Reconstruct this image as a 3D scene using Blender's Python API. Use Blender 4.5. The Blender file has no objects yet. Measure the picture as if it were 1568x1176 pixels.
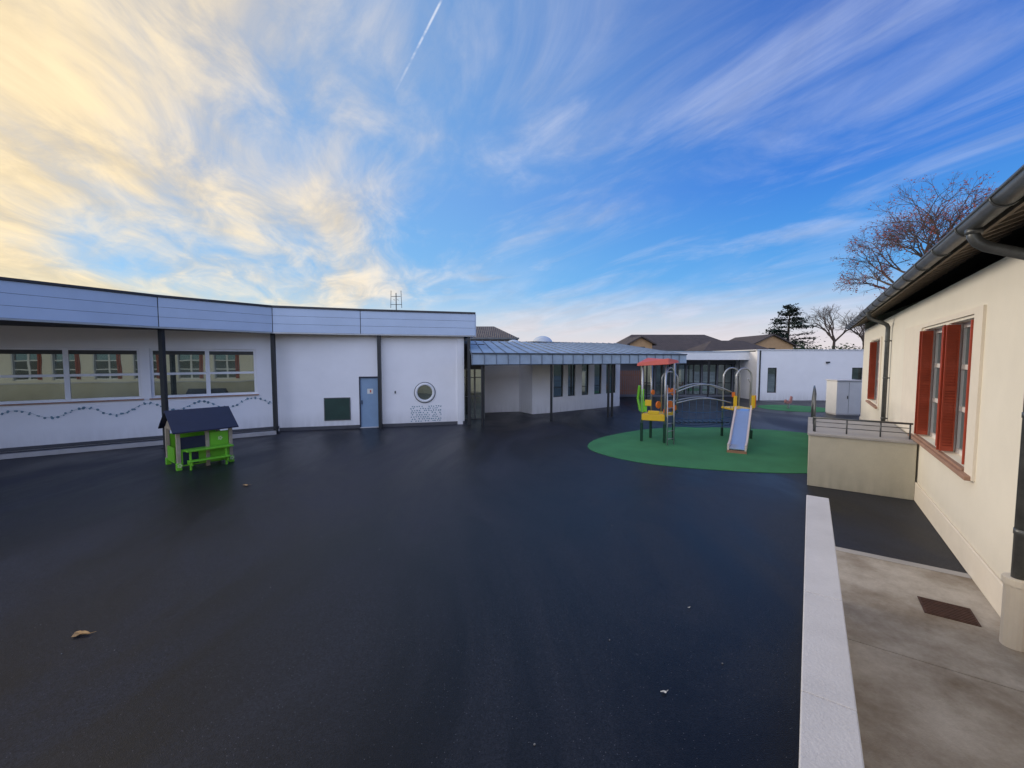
import bpy, bmesh, math, random
from mathutils import Vector, Matrix
random.seed(7)
scene = bpy.context.scene
COL = scene.collection

# ------------------------------------------------------------------ materials
def mat(name, color, rough=0.7, metal=0.0, var=0.12, scale=3.0, fine=60.0, bump=0.1, bscale=80.0, col2=None, spec=0.5, stain=0.0):
    m = bpy.data.materials.new(name); m.use_nodes = True
    nt = m.node_tree; N = nt.nodes; L = nt.links
    b = N['Principled BSDF']
    b.inputs['Roughness'].default_value = rough
    b.inputs['Metallic'].default_value = metal
    b.inputs['Specular IOR Level'].default_value = spec
    tc = N.new('ShaderNodeTexCoord')
    n1 = N.new('ShaderNodeTexNoise'); n1.inputs['Scale'].default_value = scale; n1.inputs['Detail'].default_value = 6; n1.inputs['Roughness'].default_value = .65
    n2 = N.new('ShaderNodeTexNoise'); n2.inputs['Scale'].default_value = fine; n2.inputs['Detail'].default_value = 3
    L.new(tc.outputs['Object'], n1.inputs['Vector']); L.new(tc.outputs['Object'], n2.inputs['Vector'])
    c = Vector(color[:3]); d = Vector(col2[:3]) if col2 else c*(1-var*2.2)
    r = N.new('ShaderNodeValToRGB')
    r.color_ramp.elements[0].position = .3; r.color_ramp.elements[1].position = .65
    r.color_ramp.elements[0].color = (*d, 1); r.color_ramp.elements[1].color = (*c, 1)
    L.new(n1.outputs['Fac'], r.inputs['Fac'])
    mx = N.new('ShaderNodeMixRGB'); mx.blend_type = 'MULTIPLY'; mx.inputs['Fac'].default_value = min(1, var*3)
    r2 = N.new('ShaderNodeValToRGB'); r2.color_ramp.elements[0].position = .3; r2.color_ramp.elements[1].position = .7
    r2.color_ramp.elements[0].color = (.75, .75, .75, 1); r2.color_ramp.elements[1].color = (1, 1, 1, 1)
    L.new(n2.outputs['Fac'], r2.inputs['Fac'])
    L.new(r.outputs['Color'], mx.inputs['Color1']); L.new(r2.outputs['Color'], mx.inputs['Color2'])
    out = mx.outputs['Color']
    if stain > 0:
        # dirt gathering near the foot of the wall
        sp = N.new('ShaderNodeSeparateXYZ'); L.new(tc.outputs['Object'], sp.inputs[0])
        mr = N.new('ShaderNodeMapRange'); mr.inputs['From Min'].default_value = 0; mr.inputs['From Max'].default_value = .7
        mr.inputs['To Min'].default_value = stain; mr.inputs['To Max'].default_value = 0
        L.new(sp.outputs['Z'], mr.inputs['Value'])
        mp = N.new('ShaderNodeMapping'); mp.inputs['Scale'].default_value = (6, 6, .8); L.new(tc.outputs['Object'], mp.inputs[0])
        n3 = N.new('ShaderNodeTexNoise'); n3.inputs['Scale'].default_value = 1.5; n3.inputs['Detail'].default_value = 5; L.new(mp.outputs[0], n3.inputs['Vector'])
        mu = N.new('ShaderNodeMath'); mu.operation = 'MULTIPLY'; L.new(mr.outputs[0], mu.inputs[0]); L.new(n3.outputs['Fac'], mu.inputs[1])
        m3 = N.new('ShaderNodeMixRGB'); m3.inputs['Color2'].default_value = (.12, .11, .09, 1)
        L.new(mu.outputs[0], m3.inputs['Fac']); L.new(out, m3.inputs['Color1']); out = m3.outputs['Color']
    L.new(out, b.inputs['Base Color'])
    if bump > 0:
        n4 = N.new('ShaderNodeTexNoise'); n4.inputs['Scale'].default_value = bscale; n4.inputs['Detail'].default_value = 4
        L.new(tc.outputs['Object'], n4.inputs['Vector'])
        bp = N.new('ShaderNodeBump'); bp.inputs['Strength'].default_value = bump; bp.inputs['Distance'].default_value = .02
        L.new(n4.outputs['Fac'], bp.inputs['Height']); L.new(bp.outputs[0], b.inputs['Normal'])
    return m

def asphalt_mat():
    m = bpy.data.materials.new('asphalt'); m.use_nodes = True
    nt = m.node_tree; N = nt.nodes; L = nt.links; b = N['Principled BSDF']
    tc = N.new('ShaderNodeTexCoord')
    big = N.new('ShaderNodeTexNoise'); big.inputs['Scale'].default_value = .34; big.inputs['Detail'].default_value = 9; big.inputs['Distortion'].default_value = 1.2; big.inputs['Roughness'].default_value = .6
    mp = N.new('ShaderNodeMapping'); mp.inputs['Rotation'].default_value = (0, 0, .9); mp.inputs['Scale'].default_value = (1, .4, 1); mp.inputs['Location'].default_value = (3.0, 1.0, 0)
    L.new(tc.outputs['Object'], mp.inputs[0]); L.new(mp.outputs[0], big.inputs['Vector'])
    r = N.new('ShaderNodeValToRGB'); e = r.color_ramp.elements
    e[0].position = .40; e[0].color = (.0065, .0068, .010, 1); e[1].position = .62; e[1].color = (.030, .033, .045, 1)
    L.new(big.outputs['Fac'], r.inputs['Fac'])
    # aggregate specks
    v = N.new('ShaderNodeTexVoronoi'); v.inputs['Scale'].default_value = 85; L.new(tc.outputs['Object'], v.inputs['Vector'])
    r2 = N.new('ShaderNodeValToRGB')
    r2.color_ramp.elements[0].position = .0; r2.color_ramp.elements[0].color = (.4, .4, .4, 1)
    r2.color_ramp.elements[1].position = 1; r2.color_ramp.elements[1].color = (1.6, 1.6, 1.6, 1)
    L.new(v.outputs['Color'], r2.inputs['Fac'])
    mx = N.new('ShaderNodeMixRGB'); mx.blend_type = 'MULTIPLY'; mx.inputs['Fac'].default_value = .9
    L.new(r.outputs['Color'], mx.inputs['Color1']); L.new(r2.outputs['Color'], mx.inputs['Color2'])
    v2 = N.new('ShaderNodeTexVoronoi'); v2.inputs['Scale'].default_value = 24; L.new(tc.outputs['Object'], v2.inputs['Vector'])
    sp = N.new('ShaderNodeMath'); sp.operation = 'LESS_THAN'; sp.inputs[1].default_value = .08; L.new(v2.outputs['Distance'], sp.inputs[0])
    mx2 = N.new('ShaderNodeMixRGB'); mx2.inputs['Color2'].default_value = (.12, .12, .14, 1)
    L.new(sp.outputs[0], mx2.inputs['Fac']); L.new(mx.outputs[0], mx2.inputs['Color1'])
    L.new(mx2.outputs[0], b.inputs['Base Color'])
    rr = N.new('ShaderNodeMapRange'); rr.inputs['From Min'].default_value = .40; rr.inputs['From Max'].default_value = .62
    rr.inputs['To Min'].default_value = .34; rr.inputs['To Max'].default_value = .56
    L.new(big.outputs['Fac'], rr.inputs['Value']); L.new(rr.outputs[0], b.inputs['Roughness'])
    b.inputs['Specular IOR Level'].default_value = .27
    nb = N.new('ShaderNodeTexNoise'); nb.inputs['Scale'].default_value = 110; nb.inputs['Detail'].default_value = 3; L.new(tc.outputs['Object'], nb.inputs['Vector'])
    bp = N.new('ShaderNodeBump'); bp.inputs['Strength'].default_value = .45; bp.inputs['Distance'].default_value = .007
    L.new(nb.outputs['Fac'], bp.inputs['Height']); L.new(bp.outputs[0], b.inputs['Normal'])
    return m

def glass_mat(name='window_glass', refl=.40, base=(.035, .045, .045)):
    m = bpy.data.materials.new(name); m.use_nodes = True
    nt = m.node_tree; N = nt.nodes; L = nt.links; b = N['Principled BSDF']
    b.inputs['Roughness'].default_value = .15
    g = N.new('ShaderNodeBsdfGlossy'); g.inputs['Roughness'].default_value = .01; g.inputs['Color'].default_value = (.62, .76, .78, 1)
    mx = N.new('ShaderNodeMixShader'); mx.inputs[0].default_value = refl
    tc = N.new('ShaderNodeTexCoord'); n = N.new('ShaderNodeTexNoise'); n.inputs['Scale'].default_value = .7
    L.new(tc.outputs['Object'], n.inputs['Vector'])
    n2 = N.new('ShaderNodeTexNoise'); n2.inputs['Scale'].default_value = 1.1; n2.inputs['Detail'].default_value = 2; L.new(tc.outputs['Object'], n2.inputs['Vector'])
    r = N.new('ShaderNodeValToRGB'); r.color_ramp.elements[0].position = .4; r.color_ramp.elements[1].position = .65
    r.color_ramp.elements[0].color = (*[c*.5 for c in base], 1); r.color_ramp.elements[1].color = (*[c*1.8 for c in base], 1)
    L.new(n2.outputs['Fac'], r.inputs['Fac']); L.new(r.outputs[0], b.inputs['Base Color'])
    bp = N.new('ShaderNodeBump'); bp.inputs['Strength'].default_value = .04; bp.inputs['Distance'].default_value = .05
    L.new(n.outputs['Fac'], bp.inputs['Height']); L.new(bp.outputs[0], g.inputs['Normal'])
    L.new(b.outputs[0], mx.inputs[1]); L.new(g.outputs[0], mx.inputs[2])
    L.new(mx.outputs[0], N['Material Output'].inputs['Surface'])
    return m

def tile_mat(name, c1, c2):
    m = mat(name, c1, .85, col2=c2, var=.2, scale=2.5, fine=25, bump=0)
    nt = m.node_tree; N = nt.nodes; L = nt.links
    tc = N.new('ShaderNodeTexCoord'); w = N.new('ShaderNodeTexWave'); w.inputs['Scale'].default_value = 1.6; w.inputs['Distortion'].default_value = .3
    w.bands_direction = 'X'
    L.new(tc.outputs['Object'], w.inputs['Vector'])
    bp = N.new('ShaderNodeBump'); bp.inputs['Strength'].default_value = .8; bp.inputs['Distance'].default_value = .08
    L.new(w.outputs['Fac'], bp.inputs['Height']); L.new(bp.outputs[0], N['Principled BSDF'].inputs['Normal'])
    return m

A = asphalt_mat(); GL = glass_mat(); GLS = glass_mat('school_window_glass', .27, (.05, .062, .055))
WHITE = mat('white_render', (.87, .86, .88), .85, var=.025, scale=1.2, bump=.15, bscale=120, stain=.45)
WHITE2 = mat('white_paint', (.80, .80, .82), .45, var=.03, bump=0)
CREAM = mat('cream_render', (.87, .82, .72), .88, var=.025, scale=1.5, bump=.25, bscale=150, stain=.3)
CREAM2 = mat('cream_smooth', (.85, .78, .68), .8, var=.03, bump=.1)
SILL = mat('sill_terracotta', (.42, .25, .18), .8, var=.1)
FASC = mat('fascia_cladding', (.50, .60, .76), .4, var=.04, scale=1, bump=0)
DARK = mat('dark_metal', (.015, .017, .022), .4, var=.1, bump=0)
COPE = mat('coping_metal', (.03, .028, .035), .4, var=.1, bump=0)
SOFF = mat('soffit', (.08, .08, .075), .8, var=.1)
ZINC = mat('zinc', (.42, .52, .63), .5, metal=.15, var=.12, scale=2, bump=.05, bscale=6)
ZINCS = mat('zinc_seams', (.22, .27, .34), .5, metal=.2, var=.12, scale=2, bump=0)
ZINCD = mat('zinc_gutter', (.15, .16, .17), .4, metal=.5, var=.2, scale=4, bump=0)
RED = mat('red_shutter', (.52, .075, .03), .5, var=.1, scale=6, bump=0)
CONC = mat('concrete', (.56, .51, .45), .85, col2=(.20, .15, .10), var=.15, scale=1.1, fine=40, bump=.3, bscale=90)
CONCL = mat('concrete_light', (.48, .46, .45), .85, var=.1, scale=1.2, fine=50, bump=.3, bscale=90)
COPW = mat('wall_coping_stone', (.68, .67, .69), .8, var=.06, scale=2, fine=90, bump=.2)
BLOCK = mat('ramp_render', (.62, .58, .47), .88, var=.08, scale=1.2, bump=.35, bscale=120, stain=.5)
GREEN = mat('green_rubber', (.055, .26, .10), .9, var=.12, scale=1.0, fine=130, bump=.4, bscale=200)
RUST = mat('rust_grate', (.10, .045, .03), .7, var=.2, scale=20)
DOORB = mat('door_blue_grey', (.24, .36, .52), .5, var=.05, bump=0)
BOARD = mat('chalk_board', (.02, .06, .045), .6, var=.15, bump=0)
STEEL = mat('galvanised_steel', (.45, .47, .5), .35, metal=.7, var=.08, bump=0)
LIME = mat('lime_plastic', (.17, .52, .03), .4, var=.03, bump=0)
YEL = mat('yellow_plastic', (.80, .50, .02), .4, var=.03, bump=0)
ORG = mat('orange_plastic', (.75, .17, .02), .4, var=.03, bump=0)
SALM = mat('coral_plastic', (.65, .12, .09), .5, var=.05, bump=0)
NAVY = mat('navy_panel', (.012, .018, .05), .45, var=.08, bump=0)
WOOD = mat('beige_timber', (.46, .38, .28), .7, var=.12, scale=8)
DGREEN = mat('dark_green_paint', (.01, .05, .03), .4, var=.05, bump=0)
SLIDE = mat('slide_steel', (.50, .60, .75), .25, metal=.6, var=.03, bump=0)
ROPE = mat('rope_blue', (.04, .10, .2), .8, var=.05, bump=0)
BROWN = mat('brown_fence', (.20, .09, .06), .7, var=.1)
TILE = tile_mat('roof_tiles_brown', (.11, .085, .08), (.06, .05, .048))
TILE2 = tile_mat('roof_tiles_grey', (.17, .15, .14), (.10, .08, .075))
OCHRE = mat('ochre_render', (.50, .31, .16), .85, var=.08)
BEIGE = mat('beige_render', (.30, .26, .22), .85, var=.08)
BARK = mat('bark', (.14, .10, .08), .9, var=.2, scale=8)
REDLEAF = mat('russet_leaves', (.30, .075, .05), .8, var=.2, scale=5, bump=0)
NEEDLE = mat('cedar_needles', (.022, .05, .035), .9, var=.25, scale=1, col2=(.01, .022, .018), bump=0)
BUSH = mat('shrub_leaves', (.06, .085, .03), .9, var=.25, scale=1, col2=(.02, .03, .012), bump=0)
LEAF = mat('dry_leaf', (.62, .38, .16), .8, var=.15, scale=20, bump=0)
PAPER = mat('paper_white', (.75, .74, .7), .8, var=.05, bump=0)
GRIT = mat('grit', (.25, .25, .25), .8, var=.05, bump=0)
GRASS = mat('grass', (.05, .08, .03), .95, var=.2, scale=.3)
BLUEB = mat('blue_grey_beads', (.17, .30, .38), .5, var=.1, bump=0)
FOUND = mat('plinth_dark', (.09, .09, .10), .85, var=.1)

# ------------------------------------------------------------------ helpers
def empty(name):
    e = bpy.data.objects.new(name, None); COL.objects.link(e); e.empty_display_size = .3; return e

class Frame:
    def __init__(s, o, e, out):
        s.o = Vector((o[0], o[1], 0)); s.e = Vector((e[0], e[1], 0)).normalized(); s.n = Vector((out[0], out[1], 0)).normalized()
    def pt(s, a, n, z): 
        p = s.o + s.e*a + s.n*n; return Vector((p.x, p.y, z))
WF = Frame((0, 0), (1, 0), (0, 1))

class M:
    def __init__(s): s.bm = bmesh.new()
    def quad(s, pts):
        s.bm.faces.new([s.bm.verts.new(p) for p in pts])
    def hexa(s, p):  # 8 pts bottom 4, top 4
        v = [s.bm.verts.new(q) for q in p]
        for f in ((3, 2, 1, 0), (4, 5, 6, 7), (0, 1, 5, 4), (1, 2, 6, 5), (2, 3, 7, 6), (3, 0, 4, 7)):
            s.bm.faces.new([v[i] for i in f])
    def box(s, a0, a1, n0, n1, z0, z1, fr=WF):
        s.hexa([fr.pt(a0, n0, z0), fr.pt(a1, n0, z0), fr.pt(a1, n1, z0), fr.pt(a0, n1, z0),
                fr.pt(a0, n0, z1), fr.pt(a1, n0, z1), fr.pt(a1, n1, z1), fr.pt(a0, n1, z1)])
    def prism(s, pts, z0, z1):
        b = [s.bm.verts.new((p[0], p[1], z0)) for p in pts]; t = [s.bm.verts.new((p[0], p[1], z1)) for p in pts]
        n = len(pts); s.bm.faces.new(t); s.bm.faces.new(b[::-1])
        for i in range(n): s.bm.faces.new([b[i], b[(i+1) % n], t[(i+1) % n], t[i]])
    def tube(s, pts, r, seg=10, r2=None, cap=True):
        pts = [Vector(p) for p in pts]; rings = []; n = len(pts); up = None
        for i, p in enumerate(pts):
            if i == 0: t = pts[1]-p
            elif i == n-1: t = p-pts[i-1]
            else: t = (pts[i+1]-p).normalized()+(p-pts[i-1]).normalized()
            t.normalize()
            if up is None:
                up = Vector((0, 0, 1)) if abs(t.z) < .9 else Vector((1, 0, 0))
            x = t.cross(up).normalized(); y = x.cross(t).normalized(); up = y
            rr = r if r2 is None else r+(r2-r)*i/(n-1)
            rings.append([s.bm.verts.new(p+x*rr*math.cos(2*math.pi*k/seg)+y*rr*math.sin(2*math.pi*k/seg)) for k in range(seg)])
        for i in range(n-1):
            for k in range(seg):
                s.bm.faces.new([rings[i][k], rings[i][(k+1) % seg], rings[i+1][(k+1) % seg], rings[i+1][k]])
        if cap: s.bm.faces.new(rings[0][::-1]); s.bm.faces.new(rings[-1])
    def disc(s, c, e, u, r, seg=28, rz=None):
        rz = rz or r
        s.bm.faces.new([s.bm.verts.new(c+e*r*math.cos(2*math.pi*k/seg)+u*rz*math.sin(2*math.pi*k/seg)) for k in range(seg)])
    def sphere(s, c, r, sz=1, half=False, seg=16):
        R = []; nn = seg//2
        a0 = 0 if half else -math.pi/2
        for i in range(nn+1):
            a = a0+(math.pi/2-a0)*i/nn
            R.append([s.bm.verts.new((c[0]+r*math.cos(a)*math.cos(2*math.pi*k/seg), c[1]+r*math.cos(a)*math.sin(2*math.pi*k/seg), c[2]+r*sz*math.sin(a))) for k in range(seg)])
        for i in range(nn):
            for k in range(seg): s.bm.faces.new([R[i][k], R[i][(k+1) % seg], R[i+1][(k+1) % seg], R[i+1][k]])
    def done(s, name, m, parent=None, smooth=False, bevel=0, fix=True):
        if fix: 
            bmesh.ops.remove_doubles(s.bm, verts=s.bm.verts, dist=1e-5)
            bmesh.ops.recalc_face_normals(s.bm, faces=s.bm.faces)
        me = bpy.data.meshes.new(name); s.bm.to_mesh(me); s.bm.free()
        o = bpy.data.objects.new(name, me); COL.objects.link(o); me.materials.append(m)
        if parent: o.parent = parent
        if smooth:
            for p in me.polygons: p.use_smooth = True
        if bevel:
            md = o.modifiers.new('b', 'BEVEL'); md.width = bevel; md.segments = 2; md.limit_method = 'ANGLE'
        return o

def wall(fr, a0, a1, n, thick, z0, z1, holes, name, m, parent, sign=-1):
    """wall whose visible face is at offset n ; body extends sign*thick"""
    b = M(); xs = sorted({a0, a1, *[h[0] for h in holes], *[h[1] for h in holes]})
    zs = sorted({z0, z1, *[h[2] for h in holes], *[h[3] for h in holes]}); nb = n+sign*thick
    for i in range(len(xs)-1):
        for j in range(len(zs)-1):
            cx = (xs[i]+xs[i+1])/2; cz = (zs[j]+zs[j+1])/2
            if any(h[0] < cx < h[1] and h[2] < cz < h[3] for h in holes): continue
            for q in (n, nb):
                b.quad([fr.pt(xs[i], q, zs[j]), fr.pt(xs[i+1], q, zs[j]), fr.pt(xs[i+1], q, zs[j+1]), fr.pt(xs[i], q, zs[j+1])])
    for (p, q, c, d) in list(holes)+[(a0, a1, z0, z1)]:
        b.quad([fr.pt(p, n, c), fr.pt(q, n, c), fr.pt(q, nb, c), fr.pt(p, nb, c)])
        b.quad([fr.pt(p, n, d), fr.pt(q, n, d), fr.pt(q, nb, d), fr.pt(p, nb, d)])
        b.quad([fr.pt(p, n, c), fr.pt(p, n, d), fr.pt(p, nb, d), fr.pt(p, nb, c)])
        b.quad([fr.pt(q, n, c), fr.pt(q, n, d), fr.pt(q, nb, d), fr.pt(q, nb, c)])
    return b.done(name, m, parent)

def window(fr, a0, a1, z0, z1, nf, parent, mull=(), trans=(), fw=.06, depth=.06, fm=None, tag='', gm=None):
    """frame occupying [nf-depth,nf], glass in the middle"""
    b = M()
    b.box(a0, a1, nf-depth, nf, z0, z0+fw, fr); b.box(a0, a1, nf-depth, nf, z1-fw, z1, fr)
    b.box(a0, a0+fw, nf-depth, nf, z0+fw, z1-fw, fr); b.box(a1-fw, a1, nf-depth, nf, z0+fw, z1-fw, fr)
    for mu in mull: b.box(mu-fw*.8, mu+fw*.8, nf-depth, nf+.003, z0+fw, z1-fw, fr)
    for t in trans: b.box(a0+fw, a1-fw, nf-depth+.004, nf-.004, t-fw*.5, t+fw*.5, fr)
    b.done('window_frame'+tag, fm or WHITE2, parent, fix=False)
    g = M(); q = nf-depth*.55
    g.quad([fr.pt(a0+.01, q, z0+.01), fr.pt(a1-.01, q, z0+.01), fr.pt(a1-.01, q, z1-.01), fr.pt(a0+.01, q, z1-.01)])
    g.done('window_pane'+tag, gm or GL, parent)

# ------------------------------------------------------------------ ground
g = M(); g.quad([(-700, -700, -.004), (700, -700, -.004), (700, 700, -.004), (-700, 700, -.004)]); g.done('ground', GRASS)
g = M(); g.quad([(-34, -26, 0), (46, -26, 0), (46, 38, 0), (-34, 38, 0)]); g.done('asphalt_playground', A)

R = Frame((0, 0), (.580, .814), (.814, -.580))     # along the house on the right / away from the yard

def smooth_poly(pts, closed_idx=None, it=2):
    for _ in range(it):
        q = []
        n = len(pts)
        for i in range(n):
            a = Vector(pts[i]); b = Vector(pts[(i+1) % n]); q += [a*.75+b*.25, a*.25+b*.75]
        pts = q
    return pts
pad = [(2.25, 12.8), (2.56, 11.8), (3.37, 10.85), (4.37, 10.36), (5.5, 10.02), (6.4, 9.88), (7.12, 9.86), (7.12, 9.9), (10.85, 15.1), (10.85, 15.3), (10.1, 15.9), (9.1, 16.3), (7.23, 16.75), (5.5, 16.3), (3.97, 15.25), (2.8, 14.1)]
g = M(); g.prism([(p[0], p[1]) for p in smooth_poly(pad)], .0005, .012); g.done('green_safety_surface', GREEN)
g = M(); g.prism([(15.6+1.75*math.cos(t*.1309*1), 23.0+1.7*math.sin(t*.1309)) for t in range(48)], .0005, .012); g.done('green_safety_surface', GREEN)

# ------------------------------------------------------------------ low wall, path, grate
g = M(); g.box(-16, 5.84, .045, .205, 0, 1.09, R); lw = empty('low_wall'); g.done('wall_body', BLOCK, lw)
g = M()
cuts = [5.87, 3.4, 2.35, 1.1, -.3, -1.6, -3, -5, -7, -9, -12, -16]
for k in range(len(cuts)-1): g.box(cuts[k+1]+.003, cuts[k], .02, .228, 1.09, 1.17, R)
g.done('coping', COPW, lw, bevel=.006)
g = M()
for k in range(10):
    a1 = 7.5-k*2.4; g.hexa([R.pt(a1-2.39, .205, .0), R.pt(a1, .205, 0), R.pt(a1, 1.735, 0), R.pt(a1-2.39, 1.735, 0), R.pt(a1-2.39, .205, .014), R.pt(a1, .205, .014), R.pt(a1, 1.735, .014), R.pt(a1-2.39, 1.735, .014)])
g.done('concrete_path', CONC)
g = M(); g.box(7.42, 7.56, .23, 1.73, .0145, .02, R); g.done('concrete_edge_strip', CONCL)
dg = empty('drain_grate')
g = M(); g.box(6.12, 6.5, 1.1, 1.52, .014, .022, R); g.done('plate', RUST, dg)
g = M()
for k in range(9): g.box(6.14+k*.04, 6.16+k*.04, 1.12, 1.5, .022, .028, R)
g.done('ribs', RUST, dg)

# ------------------------------------------------------------------ right house
H = empty('stucco_house')
WN = 1.767
holes = [(8.1, 9.45, 1.27, 3.3), (9.6, 11.2, 1.27, 3.3), (17.2, 19.4, 1.3, 3.35)]
back = [(1.5, 3.0, 1.27, 3.3), (-3.5, -1.8, 1.27, 3.3), (-1.2, .5, 1.27, 3.3), (-8.5, -6.8, 1.27, 3.3), (-6.2, -4.5, 1.27, 3.3), (-13, -11.3, 1.27, 3.3), (-10.8, -9.2, 1.27, 3.3)]
holes += back
wall(R, -18, 22.3, WN, .3, .0, 3.9, holes, 'wall', CREAM, H, sign=1)
g = M(); g.box(-18, 22.3, WN+.5, 8.5, 0, 3.85, R); g.done('core', CREAM, H)
g = M(); g.box(22.0, 22.3, WN+.3, 8.5, 0, 3.88, R); g.done('gable_wall', CREAM, H)
g = M(); g.box(-18, 22.32, WN-.03, WN-.0005, 0, .36, R); g.done('plinth', CREAM2, H, bevel=.01)
# raised surround
g = M()
for (a0, a1, z0, z1) in ((7.7, 8.04, 1.18, 3.42), (11.26, 13.0, 1.18, 3.42), (8.04, 11.26, 3.34, 3.42)):
    g.box(a0, a1, WN-.03, WN-.0005, z0, z1, R)
g.box(16.9, 17.15, WN-.03, WN-.0005, 1.2, 3.42, R); g.box(19.45, 19.7, WN-.03, WN-.0005, 1.2, 3.42, R); g.box(17.15, 19.45, WN-.03, WN-.0005, 3.37, 3.42, R)
g.done('window_surround', CREAM2, H, fix=False)
g = M(); g.box(7.75, 11.6, WN-.09, WN+.02, 1.17, 1.23, R); g.box(16.95, 19.65, WN-.09, WN+.02, 1.2, 1.26, R); g.done('sill', SILL, H, bevel=.008)
g = M(); g.box(8.06, 11.24, WN-.05, WN+.27, 1.232, 1.268, R); g.done('sill_inner', SILL, H)
RI = Frame((R.pt(0, 0, 0).x, R.pt(0, 0, 0).y), (.580, .814), (-.814, .580))
for i, h in enumerate(holes):
    window(RI, h[0], h[1], h[2], h[3], -(WN+.16), H, mull=[(h[0]+h[1])/2], trans=[h[2]+.7, h[2]+1.35], fw=.075, tag='_%d' % i)
    g = M(); g.box(h[0]+.001, h[0]+.06, WN+.02, WN+.155, h[2]+.03, h[3]-.001, R); g.box(h[1]-.035, h[1]-.001, WN+.02, WN+.155, h[2]+.03, h[3]-.001, R); g.done('reveal_trim_%d' % i, WHITE2, H)
    s = M()
    def shutter(a, lean, n0, n1):
        # folded panel standing out of the reveal, with louvres
        z0 = h[2]+.03; z1 = h[3]-.03
        p = lambda u, v, z: R.pt(a-lean*u-v, n0+(n1-n0)*u, z)
        def bx(u0, u1, z0, z1, t0=0, t1=.03):
            s.hexa([p(u0, t0, z0), p(u1, t0, z0), p(u1, t1, z0), p(u0, t1, z0), p(u0, t0, z1), p(u1, t0, z1), p(u1, t1, z1), p(u0, t1, z1)])
        bx(0, .12, z0, z1); bx(.88, 1, z0, z1)
        for zz in (z0, (z0+z1)/2-.04, z1-.08): bx(.12, .88, zz, zz+.08, .002, .028)
        bx(.12, .88, z0+.08, z1-.08, .002, .012)
        k = z0+.1
        while k < z1-.1:
            bx(.12, .88, k, k+.022, .012, .03); k += .045
    shutter(h[1]-.05, .0, WN+.10, WN-.06); shutter(h[1]-.11, .02, WN+.10, WN-.08); shutter(h[1]-.17, .04, WN+.10, WN-.06)
    if i < 3: shutter(h[0]+.10, -.02, WN+.14, WN-.02)
    s.done('red_shutters_%d' % i, RED, H, fix=False)
# roof
EZ = 4.10
rz = lambda n: EZ+(n-1.3)*.42
g = M()
a0, a1 = -18.3, 22.6
g.hexa([R.pt(a0, 1.3, rz(1.3)), R.pt(a1, 1.3, rz(1.3)), R.pt(a1, 5.3, rz(5.3)), R.pt(a0, 5.3, rz(5.3)), R.pt(a0, 1.3, rz(1.3)+.1), R.pt(a1, 1.3, rz(1.3)+.1), R.pt(a1, 5.3, rz(5.3)+.1), R.pt(a0, 5.3, rz(5.3)+.1)])
g.hexa([R.pt(a0, 5.3, rz(5.3)), R.pt(a1, 5.3, rz(5.3)), R.pt(a1, 9.3, rz(1.3)), R.pt(a0, 9.3, rz(1.3)), R.pt(a0, 5.3, rz(5.3)+.1), R.pt(a1, 5.3, rz(5.3)+.1), R.pt(a1, 9.3, rz(1.3)+.1), R.pt(a0, 9.3, rz(1.3)+.1)])
g.done('tiled_roof', TILE, H)
g = M()
g.bm.faces.new([g.bm.verts.new(p) for p in (R.pt(22.29, WN, 3.88), R.pt(22.29, 8.5, 3.88), R.pt(22.29, 8.5, 4.4), R.pt(22.29, 5.3, rz(5.3)), R.pt(22.29, WN, rz(WN)))]); g.done('gable', CREAM, H)
g = M()
k = a0+.2
while k < a1:
    g.hexa([R.pt(k, 1.36, rz(1.36)-.11), R.pt(k+.08, 1.36, rz(1.36)-.11), R.pt(k+.08, WN+.1, rz(WN+.1)-.13), R.pt(k, WN+.1, rz(WN+.1)-.13),
            R.pt(k, 1.36, rz(1.36)-.002), R.pt(k+.08, 1.36, rz(1.36)-.002), R.pt(k+.08, WN+.1, rz(WN+.1)-.002), R.pt(k, WN+.1, rz(WN+.1)-.002)])
    k += .35
g.box(a0, a1, 1.325, 1.355, EZ-.12, EZ+.1, R)
g.done('rafter_tails', mat('old_timber', (.34, .28, .22), .9, var=.2, scale=6), H, fix=False)
# gutter half round
g = M(); gn, gz, gr = 1.235, 4.06, .085; prof = []
for k in range(11):
    a = math.pi+math.pi*k/10; prof.append((gn+gr*math.cos(a), gz+gr*math.sin(a)))
prof2 = [(gn+(gr-.012)*math.cos(math.pi+math.pi*k/10), gz+(gr-.012)*math.sin(math.pi+math.pi*k/10)) for k in range(10, -1, -1)]
pr = prof+prof2
for i in range(len(pr)):
    p, q = pr[i], pr[(i+1) % len(pr)]
    g.quad([R.pt(a0, p[0], p[1]), R.pt(a1, p[0], p[1]), R.pt(a1, q[0], q[1]), R.pt(a0, q[0], q[1])])
for e in (a0, a1):
    g.bm.faces.new([g.bm.verts.new(R.pt(e, p[0], p[1])) for p in prof])
g.tube([R.pt(a0, gn-gr, gz+.005), R.pt(a1, gn-gr, gz+.005)], .014, 8)
k = a0+.4
while k < a1:   # joints / brackets
    pts = [R.pt(k, gn+(gr+.006)*math.cos(math.pi+math.pi*j/8), gz+(gr+.006)*math.sin(math.pi+math.pi*j/8)) for j in range(9)]
    g.tube(pts, .008, 6); k += 1.0
g.done('gutter', ZINCD, H, smooth=True)
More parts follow.
